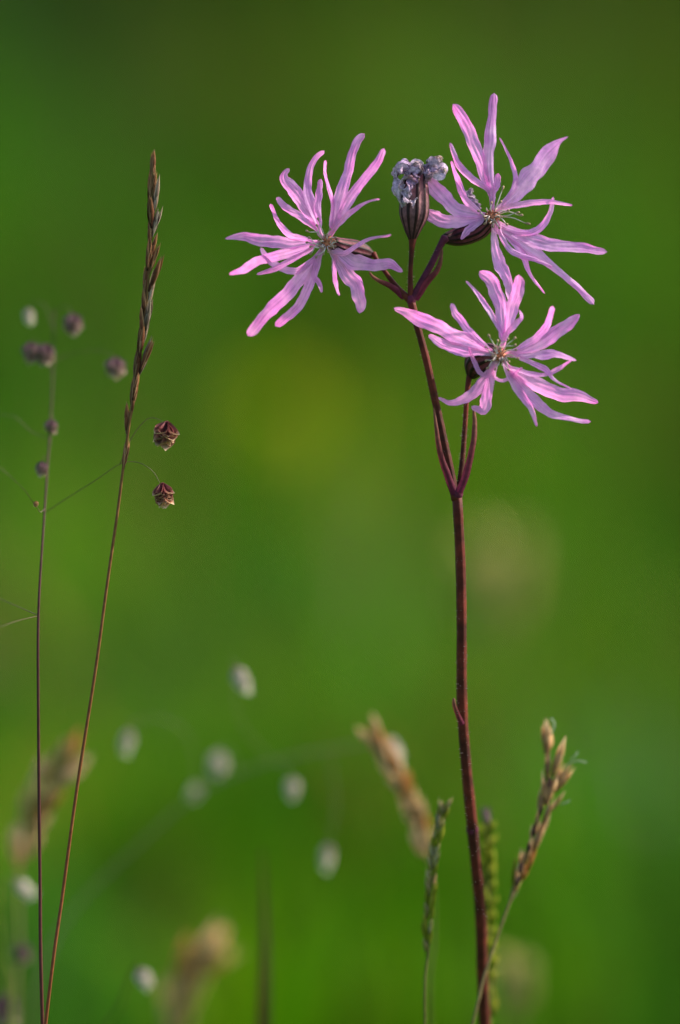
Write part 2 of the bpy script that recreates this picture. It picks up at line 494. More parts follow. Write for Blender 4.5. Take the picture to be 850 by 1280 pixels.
def meadow():
    def field(n, y0, y1, hw0, hw1, dens_pow, wide, hmin, hmax):
        y = y0 * (y1 / y0) ** rng.random(n) if dens_pow else y0 + (y1 - y0) * rng.random(n)
        hw = hw0 + hw1 * y
        x = (rng.random(n) * 2 - 1) * hw
        grow = (np.abs(y) / 2.0).clip(0.8, 8) ** 0.75
        wd = wide * grow * (0.6 + 0.8 * rng.random(n))
        h = hmin + (hmax - hmin) * rng.random(n) ** 1.3
        h = h * np.interp(y, [1.5, 2.0, 3.0, 4.0], [0.40, 0.5, 0.55, 1.0])
        return x, y, wd, h
    parts = [field(34000, 1.62, 15.0, 0.30, 0.17, True, 0.0055, 0.07, 0.24),
             field(16000, 1.62, 24.0, 2.0, 0.9, True, 0.012, 0.07, 0.24),
             field(9000, 0.55, 1.75, 1.0, 0.1, False, 0.006, 0.02, 0.065)]
    tall_ = field(420, 2.3, 9.0, 0.25, 0.14, True, 0.0045, 0.30, 0.46)
    parts.append(tall_)
    n_tall = 420
    x = np.concatenate([p[0] for p in parts]); y = np.concatenate([p[1] for p in parts])
    wd = np.concatenate([p[2] for p in parts]); h = np.concatenate([p[3] for p in parts])
    n = len(x)
    # tone of each blade
    k = rng.random(n)
    col = np.stack([0.040 + 0.056 * k, 0.165 + 0.060 * rng.random(n), 0.002 + 0.004 * rng.random(n)], axis=1)
    tint = np.array([[0.17, 0.16, 0.02], [0.10, 0.16, 0.01], [0.05, 0.09, 0.005], [0.20, 0.17, 0.03], [0.09, 0.15, 0.006]])
    col[-n_tall:] = tint[rng.integers(0, 5, n_tall)]
    dry = rng.random(n) < 0.05
    col[dry] = np.array([0.24, 0.20, 0.03])
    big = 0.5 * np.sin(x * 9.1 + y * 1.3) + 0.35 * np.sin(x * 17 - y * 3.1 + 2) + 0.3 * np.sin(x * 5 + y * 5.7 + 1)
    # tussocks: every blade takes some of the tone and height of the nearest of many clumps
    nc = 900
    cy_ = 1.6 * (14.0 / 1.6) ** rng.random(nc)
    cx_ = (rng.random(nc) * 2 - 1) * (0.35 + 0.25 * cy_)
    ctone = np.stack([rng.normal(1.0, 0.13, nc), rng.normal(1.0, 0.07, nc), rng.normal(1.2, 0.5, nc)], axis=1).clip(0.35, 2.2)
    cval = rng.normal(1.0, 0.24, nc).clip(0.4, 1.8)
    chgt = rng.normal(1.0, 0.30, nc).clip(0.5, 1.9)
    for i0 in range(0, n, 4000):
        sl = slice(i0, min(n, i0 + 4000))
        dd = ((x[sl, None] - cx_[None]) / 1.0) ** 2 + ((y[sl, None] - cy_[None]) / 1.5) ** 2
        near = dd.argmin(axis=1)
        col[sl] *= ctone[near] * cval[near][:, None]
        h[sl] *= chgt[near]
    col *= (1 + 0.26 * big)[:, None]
    # shade over the far field, put into the blade colour as darkening with distance
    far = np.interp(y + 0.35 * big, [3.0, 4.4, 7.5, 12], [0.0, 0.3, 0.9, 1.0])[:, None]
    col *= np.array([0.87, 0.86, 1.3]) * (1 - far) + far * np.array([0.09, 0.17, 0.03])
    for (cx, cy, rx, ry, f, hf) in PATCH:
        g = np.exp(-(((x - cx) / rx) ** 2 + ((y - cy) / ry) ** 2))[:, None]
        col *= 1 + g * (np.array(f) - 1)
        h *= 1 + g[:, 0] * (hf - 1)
    NS = 5
    az_ = rng.random(n) * 2 * math.pi
    lean = 0.15 + 0.6 * rng.random(n)
    lean[-n_tall:] *= 0.35
    face = az_ + math.pi / 2 + rng.normal(0, 0.3, n)
    V = np.zeros((n, NS, 2, 3))
    for j in range(NS):
        t = j / (NS - 1)
        hx = h * lean * t * t
        cz = h * (t - 0.25 * lean * t * t) - 0.004
        cx, cy = x + np.cos(az_) * hx, y + np.sin(az_) * hx
        ww = wd * 0.5 * (1 - t ** 2.2) + 0.0002
        for s_, sg in ((0, -1), (1, 1)):
            V[:, j, s_, 0] = cx + np.cos(face) * ww * sg
            V[:, j, s_, 1] = cy + np.sin(face) * ww * sg
            V[:, j, s_, 2] = cz
    m = bpy.data.meshes.new('meadow_grass')
    nv = n * NS * 2
    m.vertices.add(nv)
    m.vertices.foreach_set('co', V.reshape(-1).astype(np.float32))
    base = (np.arange(n) * NS * 2)[:, None, None]
    q = np.array([[2 * j, 2 * j + 1, 2 * j + 3, 2 * j + 2] for j in range(NS - 1)])[None]
    F = (base + q).reshape(-1)
    nf = n * (NS - 1)
    m.loops.add(nf * 4)
    m.loops.foreach_set('vertex_index', F.astype(np.int32))
    m.polygons.add(nf)
    m.polygons.foreach_set('loop_start', (np.arange(nf) * 4).astype(np.int32))
    m.update(calc_edges=True)
    m.validate()
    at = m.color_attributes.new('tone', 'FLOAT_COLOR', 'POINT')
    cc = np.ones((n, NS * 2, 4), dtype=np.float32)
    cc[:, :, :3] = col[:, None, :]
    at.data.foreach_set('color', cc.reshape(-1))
    mt = bpy.data.materials.new('meadow_grass')
    mt.use_nodes = True
    nn, l = mt.node_tree.nodes, mt.node_tree.links
    b = nn['Principled BSDF']
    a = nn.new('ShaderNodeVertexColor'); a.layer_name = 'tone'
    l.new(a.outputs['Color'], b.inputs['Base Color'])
    b.inputs['Roughness'].default_value = 0.55
    b.inputs['Specular IOR Level'].default_value = 0.02
    tr = nn.new('ShaderNodeBsdfTranslucent')
    l.new(a.outputs['Color'], tr.inputs['Color'])
    ms = nn.new('ShaderNodeMixShader'); ms.inputs['Fac'].default_value = 0.5
    l.new(b.outputs[0], ms.inputs[1]); l.new(tr.outputs[0], ms.inputs[2])
    l.new(ms.outputs[0], nn['Material Output'].inputs['Surface'])
    o = link('meadow_grass', m, mt)
    o['kind'] = 'stuff'
    o['label'] = 'soft green meadow grass filling the field behind the flowers'
    o['category'] = 'grass'


meadow()


# ------------------------------------------------------------------ the pink flower plant
def PX(rows, d0=0.0):
    """rows of (x, y[, depth in mm]) -> world points"""
    return [P(r[0], r[1], (r[2] if len(r) > 2 else d0) / 1000.0) for r in rows]


def R_(*px):
    return [p * S for p in px]


stem_foot = P(606, 1280, 0.030)
ROOT = Vector((stem_foot.x + 0.010, stem_foot.y + 0.030, 0.0))
robin = thing('ragged_flower_plant', ROOT, 'tall maroon-stemmed plant bearing three ragged pink flowers and one withered head', 'flower')


def part(name, geo, mat, parent=robin, base=ROOT, smooth=True):
    return link(name, geo.mesh(name, base, smooth), mat, parent)


# main stem, then the branch from the fork to the upper node
g = Geo()
g.tube([ROOT - Vector((0, 0, 0.006)), (ROOT + stem_foot) / 2 + Vector((0.002, 0.004, 0))] + PX([(606, 1280, 30), (601, 1150, 22), (591, 1040, 16), (583, 960, 12), (577.5, 880, 9), (577, 780, 6), (575.5, 700, 4), (571.5, 622, 2)]),
       R_(8, 7.6, 7.2, 7.0, 6.9, 6.6, 6.4, 6.2, 6.0, 6.2), seg=24, n=90, ribs=6, rib_amp=0.06, lump=0.05)
stem = part('stem', g, M['stem'])
g = Geo()
g.tube(PX([(570, 625, 2), (560, 575, 2), (546, 510, 2), (533, 450, 1.5), (521, 405, 1), (514, 377, 1)]), R_(5.6, 5.0, 4.7, 4.5, 4.4, 5.2), seg=24, n=40, ribs=6, rib_amp=0.06, lump=0.05)
branch1 = part('upper_stem', g, M['stem'])
g = Geo()
g.tube(PX([(573, 620, 2), (578, 575, 3), (581, 535, 4), (584, 490, 4), (588, 462, 4)]), R_(4.2, 3.4, 3.2, 3.2, 4.2), seg=10, n=30)
branch2 = part('side_stem', g, M['stem'])
for (x, y, r, d) in ((571.5, 617, 7.6, 2), (590.5, 1037, 8.2, 16), (514, 375, 6.2, 1)):
    g = Geo()
    g.ball(P(x, y, d / 1000), r * S, (1, 1, 1.25), 12, 8)
    part('stem_node', g, M['node'])
# pedicels
g = Geo(); g.tube(PX([(513.5, 376, 1), (513, 345, 0.5), (514.5, 315, 0), (516, 296, 0)]), R_(4.2, 3.0, 3.2, 5.5), seg=10, n=24)
part('pedicel', g, M['stem'])
g = Geo(); g.tube(PX([(514, 377, 1), (497, 360, 1.5), (483, 342, 3), (472, 326, 5), (466.5, 317, 6)]), R_(5.0, 3.6, 2.9, 2.7, 4.0), seg=10, n=24)
part('pedicel', g, M['stem'])
g = Geo(); g.tube(PX([(514, 377, 1), (527, 353, 1), (541, 327, 1.5), (551, 306, 2), (557, 297, 2)]), R_(5.2, 4.6, 4.2, 4.2, 6.0), seg=10, n=24)
part('pedicel', g, M['node'])
# small leaves that clasp the nodes
for rows, wd in (([(568, 618, 1), (558, 590, 0), (549, 562, -1), (545.5, 535, -1.5), (542, 508, -1)], (10, 9, 7, 5, 2)),
                 ([(574, 616, 0.5), (584, 588, 0), (591, 556, 0), (593.5, 530, 0.5), (592, 508, 1)], (9, 9, 7.5, 6, 2.5)),
                 ([(506, 372, 1), (492, 360, 0.5), (474, 351, 0), (465, 345, 0), (461.5, 339, 0.5)], (9, 8, 5, 4, 2)),
                 ([(519, 374, 0.5), (533, 354, 0), (546, 338, 0), (551, 324, 0), (553, 310, 0.5)], (9, 8, 7, 5, 2)),
                 ([(578, 906, 8), (572, 893, 6), (568, 882, 5), (567, 872, 5)], (7, 6, 5, 4))):
    g = Geo()
    g.ribbon([(r[0], r[1], r[2] / 1000 / S) for r in rows], wd, nv=20, nu=7, curl=0.7, seed=int(rows[0][0]))
    part('bract', g, M['bract'])
# fine hairs on the stems
g = Geo()
hr = random.Random(3)
for rows, rad, cnt in (([(570, 622), (560, 575), (546, 510), (533, 450), (521, 405), (514, 380)], 4.6, 150),
                       ([(571.5, 630), (575.5, 700), (577, 780), (577.5, 880), (583, 960), (591, 1040), (601, 1150)], 6.2, 170),
                       ([(573, 615), (578, 575), (581, 535), (584, 490)], 3.2, 90),
                       ([(513, 372), (513, 345), (515, 312)], 3.0, 90),
                       ([(516, 374), (527, 353), (541, 327), (551, 306)], 4.3, 70)):
    cur = spline(rows, 200)
    for k in range(cnt):
        c = cur[hr.randrange(200)]
        a = hr.uniform(0, 2 * math.pi)
        L = hr.uniform(1.5, 3.8)
        d_ = (math.cos(a), hr.uniform(-0.4, 0.4), math.sin(a))
        p0 = P(c[0] + d_[0] * rad * 0.9, c[1], 0.002 + d_[2] * rad * S * 0.9)
        p1 = P(c[0] + d_[0] * (rad + L), c[1] + d_[1] * L, 0.002 + d_[2] * (rad + L) * S)
        b = len(g.v)
        wv = Vector((0.00004, 0, 0.00005))
        g.v += [tuple(p0 - wv), tuple(p0 + wv), tuple(p1)]
        g.uv += [(0, 0), (0, 0), (0, 1)]
        g.f.append((b, b + 1, b + 2))
h = part('stem_hair', g, M['hair'], smooth=False)
h['kind'] = 'stuff'


def build_flower(zoom, centre, d0, tilt, cone, petals, calyx_axis, calyx_rad, seed, stamens):
    """zoom=(origin x, origin y, scale); petals = list of (claw, [(points, widths), ...]) in zoomed pixels"""
    ox, oy, s_ = zoom
    rr = random.Random(seed)
    cx, cy = ox + centre[0] / s_, oy + centre[1] / s_

    def depth(x, y):
        dx, dy = x - cx, y - cy
        return d0 + tilt[0] * dx + tilt[1] * dy + cone * math.hypot(dx, dy)
    # throat: a ragged cup
    g = Geo()
    ax0 = (ox + calyx_axis[0][0] / s_, oy + calyx_axis[0][1] / s_)
    g.tube([P(ax0[0], ax0[1], (d0 + 10) * S), P((ax0[0] + cx) / 2, (ax0[1] + cy) / 2, (d0 + 3) * S), P(cx, cy, (d0 - 3) * S)], R_(5, 6.5, 8.0), seg=30, n=12, ribs=10, rib_amp=0.3)
    fl = part('flower', g, M['throat'])
    # calyx
    g = Geo()
    pts = [P(ox + a / s_, oy + b / s_, (d0 + c) * S) for a, b, c in calyx_axis][::-1]
    g.tube(pts, R_(*calyx_rad[::-1]), seg=60, n=26, cap=True, ribs=10, rib_amp=0.05, tooth=5, tooth_len=5 * S)
    part('calyx', g, M['calyx_red'], fl)
    for k, (claw, lobes) in enumerate(petals):
        g = Geo()
        for q, (pp, ww) in enumerate(lobes):
            kx, ky = ox + claw[0] / s_, oy + claw[1] / s_
            rows, wds = [], []
            L = math.hypot(kx - cx, ky - cy) + 1e-6
            st = min(4.0, L * 0.5)
            rows.append((cx + (kx - cx) / L * st, cy + (ky - cy) / L * st, d0 + 1))
            wds.append(4)
            f = (ox + pp[0][0] / s_, oy + pp[0][1] / s_)
            if math.hypot(f[0] - kx, f[1] - ky) > 6:
                rows.append((kx, ky, depth(kx, ky) - 0.5 * q)); wds.append(6)
            side = (q in (0, len(lobes) - 1))
            bend = rr.uniform(-0.30, 0.12) if side else rr.uniform(-0.10, 0.14)
            nP = len(pp)
            for j, ((a, b), wv) in enumerate(zip(pp, ww)):
                x, y = ox + a / s_, oy + b / s_
                t = j / (nP - 1)
                r = math.hypot(x - cx, y - cy)
                rows.append((x, y, depth(x, y) + bend * r * t * t - 0.7 * q * (1 - t) + 2.0 * math.sin(3 * t + q)))
                wds.append(max(0.93 * wv / s_, 1.5))
            g.ribbon(rows, wds, nv=44, nu=15, curl=rr.choice((-1, 1)) * rr.uniform(0.05, 0.34), roll=rr.uniform(-0.35, 0.35), twist=rr.uniform(-0.7, 0.7), ruffle=0.14, vein=0.075, rag=0.9, crumple=0.12, seed=seed * 50 + k * 7 + q)
        part('petal', g, M['petal'], fl)
    # pale scales round the throat
    for k in range(10):
        a = k * 0.628 + rr.uniform(-0.2, 0.2)
        r0, r1 = 6, rr.uniform(10, 14)
        g = Geo()
        g.ribbon([(cx + math.cos(a) * r0, cy + math.sin(a) * r0, d0 - 1), (cx + math.cos(a) * (r0 + r1) / 2, cy + math.sin(a) * (r0 + r1) / 2, d0 - 5), (cx + math.cos(a + 0.15) * r1, cy + math.sin(a + 0.15) * r1, d0 - 8 - rr.random() * 3)],
                 (2.6, 2.0, 0.8), nv=10, nu=5, curl=0.5, seed=k)
        part('throat_scale', g, M['scale_white'], fl)
    for k in range(16):
        a = k * 0.393 + rr.uniform(-0.25, 0.25)
        r1 = rr.uniform(2.5, 9)
        g = Geo()
        g.ribbon([(cx + math.cos(a) * 1.5, cy + math.sin(a) * 1.5, d0), (cx + math.cos(a) * r1 * 0.7, cy + math.sin(a) * r1 * 0.7, d0 - 5), (cx + math.cos(a + 0.3) * r1, cy + math.sin(a + 0.3) * r1, d0 - rr.uniform(6, 11))],
                 (2.4, 2.0, 0.9), nv=10, nu=5, curl=0.6, seed=k + 200)
        part('throat_scale', g, M['throat'], fl)
    stamens = list(stamens) + [(rr.uniform(0, 360), rr.uniform(7, 15), rr.uniform(-3, 3)) for _ in range(12)]
    for a, L, bow in stamens:
        g = Geo()
        a = math.radians(a)
        ex, ey = cx + math.cos(a) * L, cy - math.sin(a) * L
        mx, my = cx + math.cos(a) * L * 0.5 - math.sin(a) * bow, cy - math.sin(a) * L * 0.5 - math.cos(a) * bow
        dd = d0 - rr.uniform(8, 14)
        g.tube([P(cx + math.cos(a) * 3, cy - math.sin(a) * 3, d0 * S), P(mx, my, (d0 - 8) * S), P(cx + (ex - cx) * .85, cy + (ey - cy) * .85, dd * S), P(cx + (ex - cx) * .9, cy + (ey - cy) * .9, dd * S), P(ex, ey, dd * S)],
               R_(0.9, 0.75, 0.7, 1.7, 1.3), seg=6, n=16)
        part('stamen', g, M['stamen'], fl)
    return fl


Z1 = (270, 150, 3.4)
F1 = [
    ((440, 480), [([(430, 460), (350, 405), (300, 375), (258, 328)], (26, 34, 32, 22)),
                  ([(430, 450), (380, 370), (335, 305), (292, 258), (292, 228), (312, 206)], (30, 58, 62, 46, 28, 26)),
                  ([(435, 440), (405, 360), (388, 290), (398, 215), (425, 160), (460, 130)], (28, 52, 42, 30, 28, 20)),
                  ([(440, 430), (432, 370), (438, 310), (446, 250)], (22, 34, 30, 22))]),
    ((497, 470), [([(490, 440), (497, 360), (480, 285), (464, 225), (468, 172)], (18, 22, 22, 24, 18)),
                  ([(498, 450), (522, 350), (552, 250), (572, 165), (600, 95), (632, 58)], (28, 58, 48, 40, 36, 28)),
                  ([(503, 455), (560, 350), (620, 262), (680, 190), (715, 120)], (28, 48, 42, 38, 28)),
                  ([(510, 455), (560, 402), (610, 368), (650, 346), (697, 336)], (26, 30, 18, 12, 8))]),
    ((415, 528), [([(390, 510), (312, 488), (262, 430), (232, 356)], (20, 34, 24, 18)),
                  ([(410, 520), (300, 525), (180, 508), (100, 495), (38, 505)], (24, 54, 54, 34, 6)),
                  ([(405, 540), (300, 568), (200, 592), (120, 632), (56, 657)], (22, 46, 44, 36, 12)),
                  ([(400, 550), (330, 590), (260, 628), (172, 657)], (20, 26, 26, 12))]),
    ((438, 570), [([(405, 600), (340, 642), (265, 622), (212, 580), (190, 542)], (24, 34, 34, 30, 14)),
                  ([(436, 572), (385, 640), (310, 730), (232, 805), (136, 918)], (28, 56, 62, 60, 50)),
                  ([(440, 575), (410, 660), (370, 760), (312, 830), (252, 876)], (26, 44, 42, 42, 32)),
                  ([(430, 600), (418, 660), (438, 695), (450, 734)], (20, 26, 22, 12))]),
    ((490, 556), [([(500, 570), (503, 630), (508, 690), (524, 748)], (22, 26, 22, 14)),
                  ([(498, 570), (548, 640), (598, 710), (614, 785), (610, 822)], (28, 66, 66, 56, 34)),
                  ([(510, 552), (580, 600), (660, 616), (730, 612), (795, 645)], (28, 74, 62, 50, 18)),
                  ([(540, 568), (600, 532), (660, 503), (744, 489)], (24, 22, 16, 12))]),
]
build_flower(Z1, (470, 520), 0.0, (-0.22, 0.10), 0.05, F1,
             [(500, 528, 6), (540, 542, 16), (590, 555, 26), (635, 566, 34), (668, 572, 38)], (9, 11.5, 13, 10.5, 3.5), 11,
             [(165, 24, 6), (150, 30, -5), (120, 26, 3), (110, 33, 0), (195, 22, 4), (215, 26, -4), (235, 24, 3), (75, 18, 2), (255, 16, 0), (180, 26, 2)])

Z2 = (470, 100, 850 / 300)
F2 = [
    ((408, 415), [([(392, 385), (335, 345), (290, 295), (262, 222)], (20, 28, 24, 10)),
                  ([(400, 395), (370, 290), (332, 190), (295, 115), (272, 85)], (22, 46, 46, 42, 28)),
                  ([(407, 390), (398, 280), (405, 195), (412, 135), (418, 46)], (26, 42, 46, 34, 36)),
                  ([(415, 405), (428, 370), (432, 330)], (20, 26, 20))]),
    ((440, 455), [([(450, 440), (492, 368), (480, 290), (437, 204)], (14, 20, 14, 6)),
                  ([(440, 450), (500, 400), (565, 325), (615, 262), (648, 222), (680, 201)], (22, 66, 92, 76, 30, 10)),
                  ([(450, 455), (530, 437), (620, 432), (697, 444)], (22, 24, 18, 8))]),
    ((436, 512), [([(480, 535), (545, 542), (585, 522), (615, 475), (628, 413)], (18, 28, 28, 20, 10)),
                  ([(445, 515), (540, 562), (640, 588), (740, 597), (818, 609)], (20, 52, 50, 40, 22)),
                  ([(440, 528), (540, 592), (620, 655), (700, 720), (772, 795)], (20, 48, 30, 24, 26)),
                  ([(440, 545), (480, 605), (560, 636), (625, 662)], (16, 24, 18, 14))]),
    ((420, 530), [([(418, 540), (424, 600), (440, 655), (468, 715), (480, 790)], (20, 34, 50, 36, 26)),
                  ([(470, 560), (515, 610), (545, 685), (598, 757)], (18, 26, 16, 6))]),
    ((378, 478), [([(360, 465), (312, 415), (287, 350), (267, 286)], (22, 32, 24, 8)),
                  ([(376, 478), (290, 460), (235, 415), (185, 355), (138, 332)], (22, 56, 58, 50, 30)),
                  ([(378, 488), (300, 500), (225, 497), (165, 458)], (18, 44, 54, 36)),
                  ([(372, 498), (342, 520), (318, 540), (303, 566)], (20, 28, 26, 12))]),
]
fl2 = build_flower(Z2, (413, 482), 10.0, (0.06, -0.06), 0.05, F2,
                   [(402, 500, 6), (370, 528, 14), (325, 545, 20), (280, 556, 22), (243, 562, 12)], (9, 11.5, 12.5, 11, 6), 23,
                   [(2, 38, 5), (8, 34, -2), (-12, 48, 3), (-30, 22, 3), (60, 22, 2), (70, 40, 0), (20, 22, 3), (160, 20, 3), (-60, 18, 0), (95, 18, 2)])

Z3 = (470, 320, 850 / 300)
F3 = [
    ((452, 300), [([(436, 255), (395, 185), (355, 130), (318, 88)], (18, 24, 16, 8)),
                  ([(447, 280), (442, 190), (415, 100), (366, 54)], (24, 46, 52, 34)),
                  ([(460, 280), (482, 185), (503, 115), (506, 66)], (24, 46, 46, 30)),
                  ([(465, 275), (497, 238), (517, 218), (508, 190)], (20, 26, 20, 8))]),
    ((482, 345), [([(490, 335), (560, 295), (605, 245), (627, 178)], (18, 30, 26, 20)),
                  ([(490, 342), (580, 312), (640, 268), (690, 232), (720, 206)], (20, 44, 52, 42, 26)),
                  ([(490, 352), (570, 350), (640, 350), (710, 370)], (20, 40, 38, 16)),
                  ([(520, 365), (595, 398), (632, 438), (694, 472)], (18, 22, 12, 5))]),
    ((468, 392), [([(490, 400), (570, 422), (640, 405), (694, 370)], (18, 26, 26, 14)),
                  ([(470, 395), (560, 452), (650, 488), (720, 500), (788, 520)], (22, 58, 54, 46, 18)),
                  ([(468, 400), (540, 488), (610, 550), (680, 575), (762, 586)], (22, 48, 36, 28, 18)),
                  ([(462, 402), (500, 470), (548, 540), (570, 604)], (20, 32, 22, 8))]),
    ((415, 388), [([(425, 390), (420, 430), (460, 438), (518, 394)], (14, 14, 13, 9)),
                  ([(412, 388), (385, 440), (335, 492), (275, 520), (220, 502)], (20, 44, 44, 24, 10)),
                  ([(410, 395), (398, 470), (382, 540), (368, 546), (338, 532)], (22, 40, 42, 30, 16)),
                  ([(398, 425), (365, 410), (345, 365), (327, 322)], (14, 18, 16, 8))]),
    ((396, 335), [([(390, 322), (332, 268), (292, 218), (265, 168)], (18, 30, 28, 20)),
                  ([(390, 330), (300, 290), (205, 245), (135, 212), (63, 184)], (20, 56, 54, 54, 14)),
                  ([(390, 345), (310, 335), (240, 312), (185, 280)], (18, 44, 38, 16))]),
]
build_flower(Z3, (440, 352), -26.0, (-0.05, 0.05), 0.06, F3,
             [(432, 350, 8), (412, 352, 18), (385, 362, 34), (355, 390, 46), (336, 428, 52)], (10, 14, 19, 16, 6), 37,
             [(50, 30, 2), (65, 24, 6), (120, 30, 0), (100, 20, 3), (150, 22, 3), (20, 22, 3), (350, 24, 3), (200, 20, 3), (225, 24, -2), (250, 20, 2), (300, 22, 2), (35, 24, 5)])

# the withered head between the upper flowers
g = Geo()
g.tube(PX([(519.5, 224, 0), (519, 232, 0), (518.5, 245, 0), (517.5, 268, 0), (516, 287, 0), (515.5, 300, 0)][::-1]), R_(*(13.5, 15.5, 17.2, 17.6, 10.5, 4.5)[::-1]), seg=80, n=40, ribs=10, rib_amp=0.06, tooth=5, tooth_len=7 * S)
fl4 = part('withered_flower', g, M['calyx'])
Z5 = (480, 180, 850 / 90)
for k, (pp, ww, dd) in enumerate((
        ([(400, 500), (350, 340), (270, 255), (190, 245), (125, 300), (135, 430), (150, 560), (190, 680), (240, 770)], (60, 110, 100, 110, 90, 80, 110, 70, 40), -6),
        ([(400, 450), (335, 470), (295, 560), (265, 670), (330, 680), (395, 640)], (60, 80, 90, 100, 90, 50), -18),
        ([(410, 470), (395, 350), (405, 275), (450, 245)], (70, 120, 130, 90), 4),
        ([(440, 450), (490, 340), (545, 250), (610, 195), (680, 195)], (80, 120, 130, 120, 70), 3),
        ([(450, 460), (540, 350), (620, 280), (690, 290), (640, 360), (575, 335)], (70, 110, 120, 90, 80, 50), -4),
        ([(395, 430), (330, 330), (295, 390), (230, 385)], (60, 90, 80, 40), -10),
        ([(470, 430), (560, 300), (560, 210), (500, 200)], (60, 90, 100, 60), 8),
        ([(370, 420), (250, 320), (160, 330), (150, 420)], (60, 90, 90, 60), 5),
        ([(430, 440), (450, 330), (430, 250), (380, 215), (345, 250)], (26, 36, 40, 30, 14), -8),
        ([(460, 440), (530, 380), (600, 330), (700, 340), (720, 290)], (26, 36, 36, 30, 12), -9),
        ([(380, 440), (300, 380), (220, 420), (180, 500), (215, 560)], (26, 36, 36, 30, 12), -14),
        ([(440, 440), (520, 280), (590, 170), (650, 150), (690, 180)], (26, 34, 36, 30, 10), -3),
        ([(400, 440), (350, 300), (260, 210), (220, 205)], (26, 36, 34, 12), 0))):
    g = Geo()
    rows = [(Z5[0] + a / Z5[2], Z5[1] + b / Z5[2], dd + 3 * math.sin(i * 1.7 + k)) for i, (a, b) in enumerate(pp)]
    g.ribbon(rows, [1.3 * v / Z5[2] for v in ww], nv=120, nu=19, curl=0.9, roll=0.3 * (-1) ** k, twist=1.6 * (-1) ** k, ruffle=0.7, vein=0.3, rag=2.2, crumple=0.85, seed=90 + k)
    part('withered_petal', g, M['withered'] if k < 8 else M['shred'], fl4)
g = Geo()
g.ribbon([(600, 262, 26), (592, 252, 26), (586, 244, 27), (590, 236, 28)], (6, 9, 9, 4), nv=30, nu=9, curl=0.9, ruffle=0.5, crumple=1.2, seed=99)
part('withered_petal', g, M['withered'], fl2)


# ------------------------------------------------------------------ grasses
def unit_scale_mesh(name, fat=0.16, phi=1.15, belly=0.45, nu=7, nv=9, tip=1.0):
    """a boat shaped glume of length 1 along +Z, opening towards +Y"""
    g = Geo()
    pts, uvs = [], []
    for j in range(nv):
        t = j / (nv - 1)
        r = fat * (math.sin(math.pi * min(1.0, t ** (math.log(0.5) / math.log(belly)))) ** (0.8 if t < belly else 1.25) + 0.03)
        for i in range(nu):
            u = -1 + 2 * i / (nu - 1)
            a = u * phi
            pts.append((r * math.sin(a) * 1.0, -r * math.cos(a) + 0.25 * fat, t * tip))
            uvs.append((0.5 + 0.5 * u, t))
    g.grid(pts, nu, nv, uvs)
    return g


def spikelet_geo(fat, count, spread, seed):
    """count glumes overlapping round a short axis, unit length"""
    r2 = random.Random(seed)
    out = Geo()
    for k in range(count):
        sg = unit_scale_mesh('s', fat * r2.uniform(0.8, 1.05), 1.2, 0.42)
        L = r2.uniform(0.6, 0.8)
        z0 = 0.28 * k / max(1, count - 1)
        rot = Matrix.Rotation(k * math.pi * 0.94 + r2.uniform(-0.4, 0.4), 4, 'Z') @ Matrix.Rotation(spread * r2.uniform(0.6, 1.2), 4, 'X')
        mt = Matrix.Translation((0, 0, z0)) @ rot @ Matrix.Diagonal((1, 1, L + 0.02, 1))
        b = len(out.v)
        out.v += [tuple(mt @ Vector(p)) for p in sg.v]
        out.uv += sg.uv
        out.f += [tuple(b + i for i in f) for f in sg.f]
    # slim inner body so that no gap shows
    b = len(out.v)
    body = Geo()
    body.tube([Vector((0, 0, 0.0)), Vector((0, 0, 0.35)), Vector((0, 0, 0.8))], (fat * 0.4, fat * 0.7, fat * 0.12), seg=8, n=8)
    out.v += body.v; out.uv += body.uv
    out.f += [tuple(b + i for i in f) for f in body.f]
    return out


_spk = {}


def spikelet_mesh(matkey, kind):
    if (matkey, kind) not in _spk:
        fat, cnt, spread = {'slim': (0.088, 6, 0.13), 'fat': (0.16, 6, 0.22), 'open': (0.15, 4, 0.30), 'needle': (0.075, 3, 0.08)}[kind]
        m = spikelet_geo(fat, cnt, spread, len(_spk) + 1).mesh('spikelet')
        m.materials.append(M[matkey])
        _spk[(matkey, kind)] = m
    return _spk[(matkey, kind)]


def place(o, base, p0, p1, roll=0.0, fat=1.0):
    """put a unit-length part so that it runs from p0 to p1"""
    d = Vector(p1) - Vector(p0)
    q = d.to_track_quat('Z', 'Y')
    L = d.length
    o.matrix_local = Matrix.Translation(Vector(p0) - Vector(base)) @ q.to_matrix().to_4x4() @ Matrix.Rotation(roll, 4, 'Z') @ Matrix.Diagonal((L * fat, L * fat, L, 1))


def culm_points(rows, lean=(0.0, 0.0)):
    """rows run from the foot in view to the tip; the culm is carried on down to the ground"""
    pts = PX(rows)
    f = pts[0]
    gd = Vector((f.x + lean[0], f.y + lean[1], 0.0))
    if f.z > 0.03:
        return gd, [gd - Vector((0, 0, 0.005)), gd * 0.5 + f * 0.5 + Vector((0.002, 0, 0))] + pts
    return gd, [gd - Vector((0, 0, 0.005))] + pts


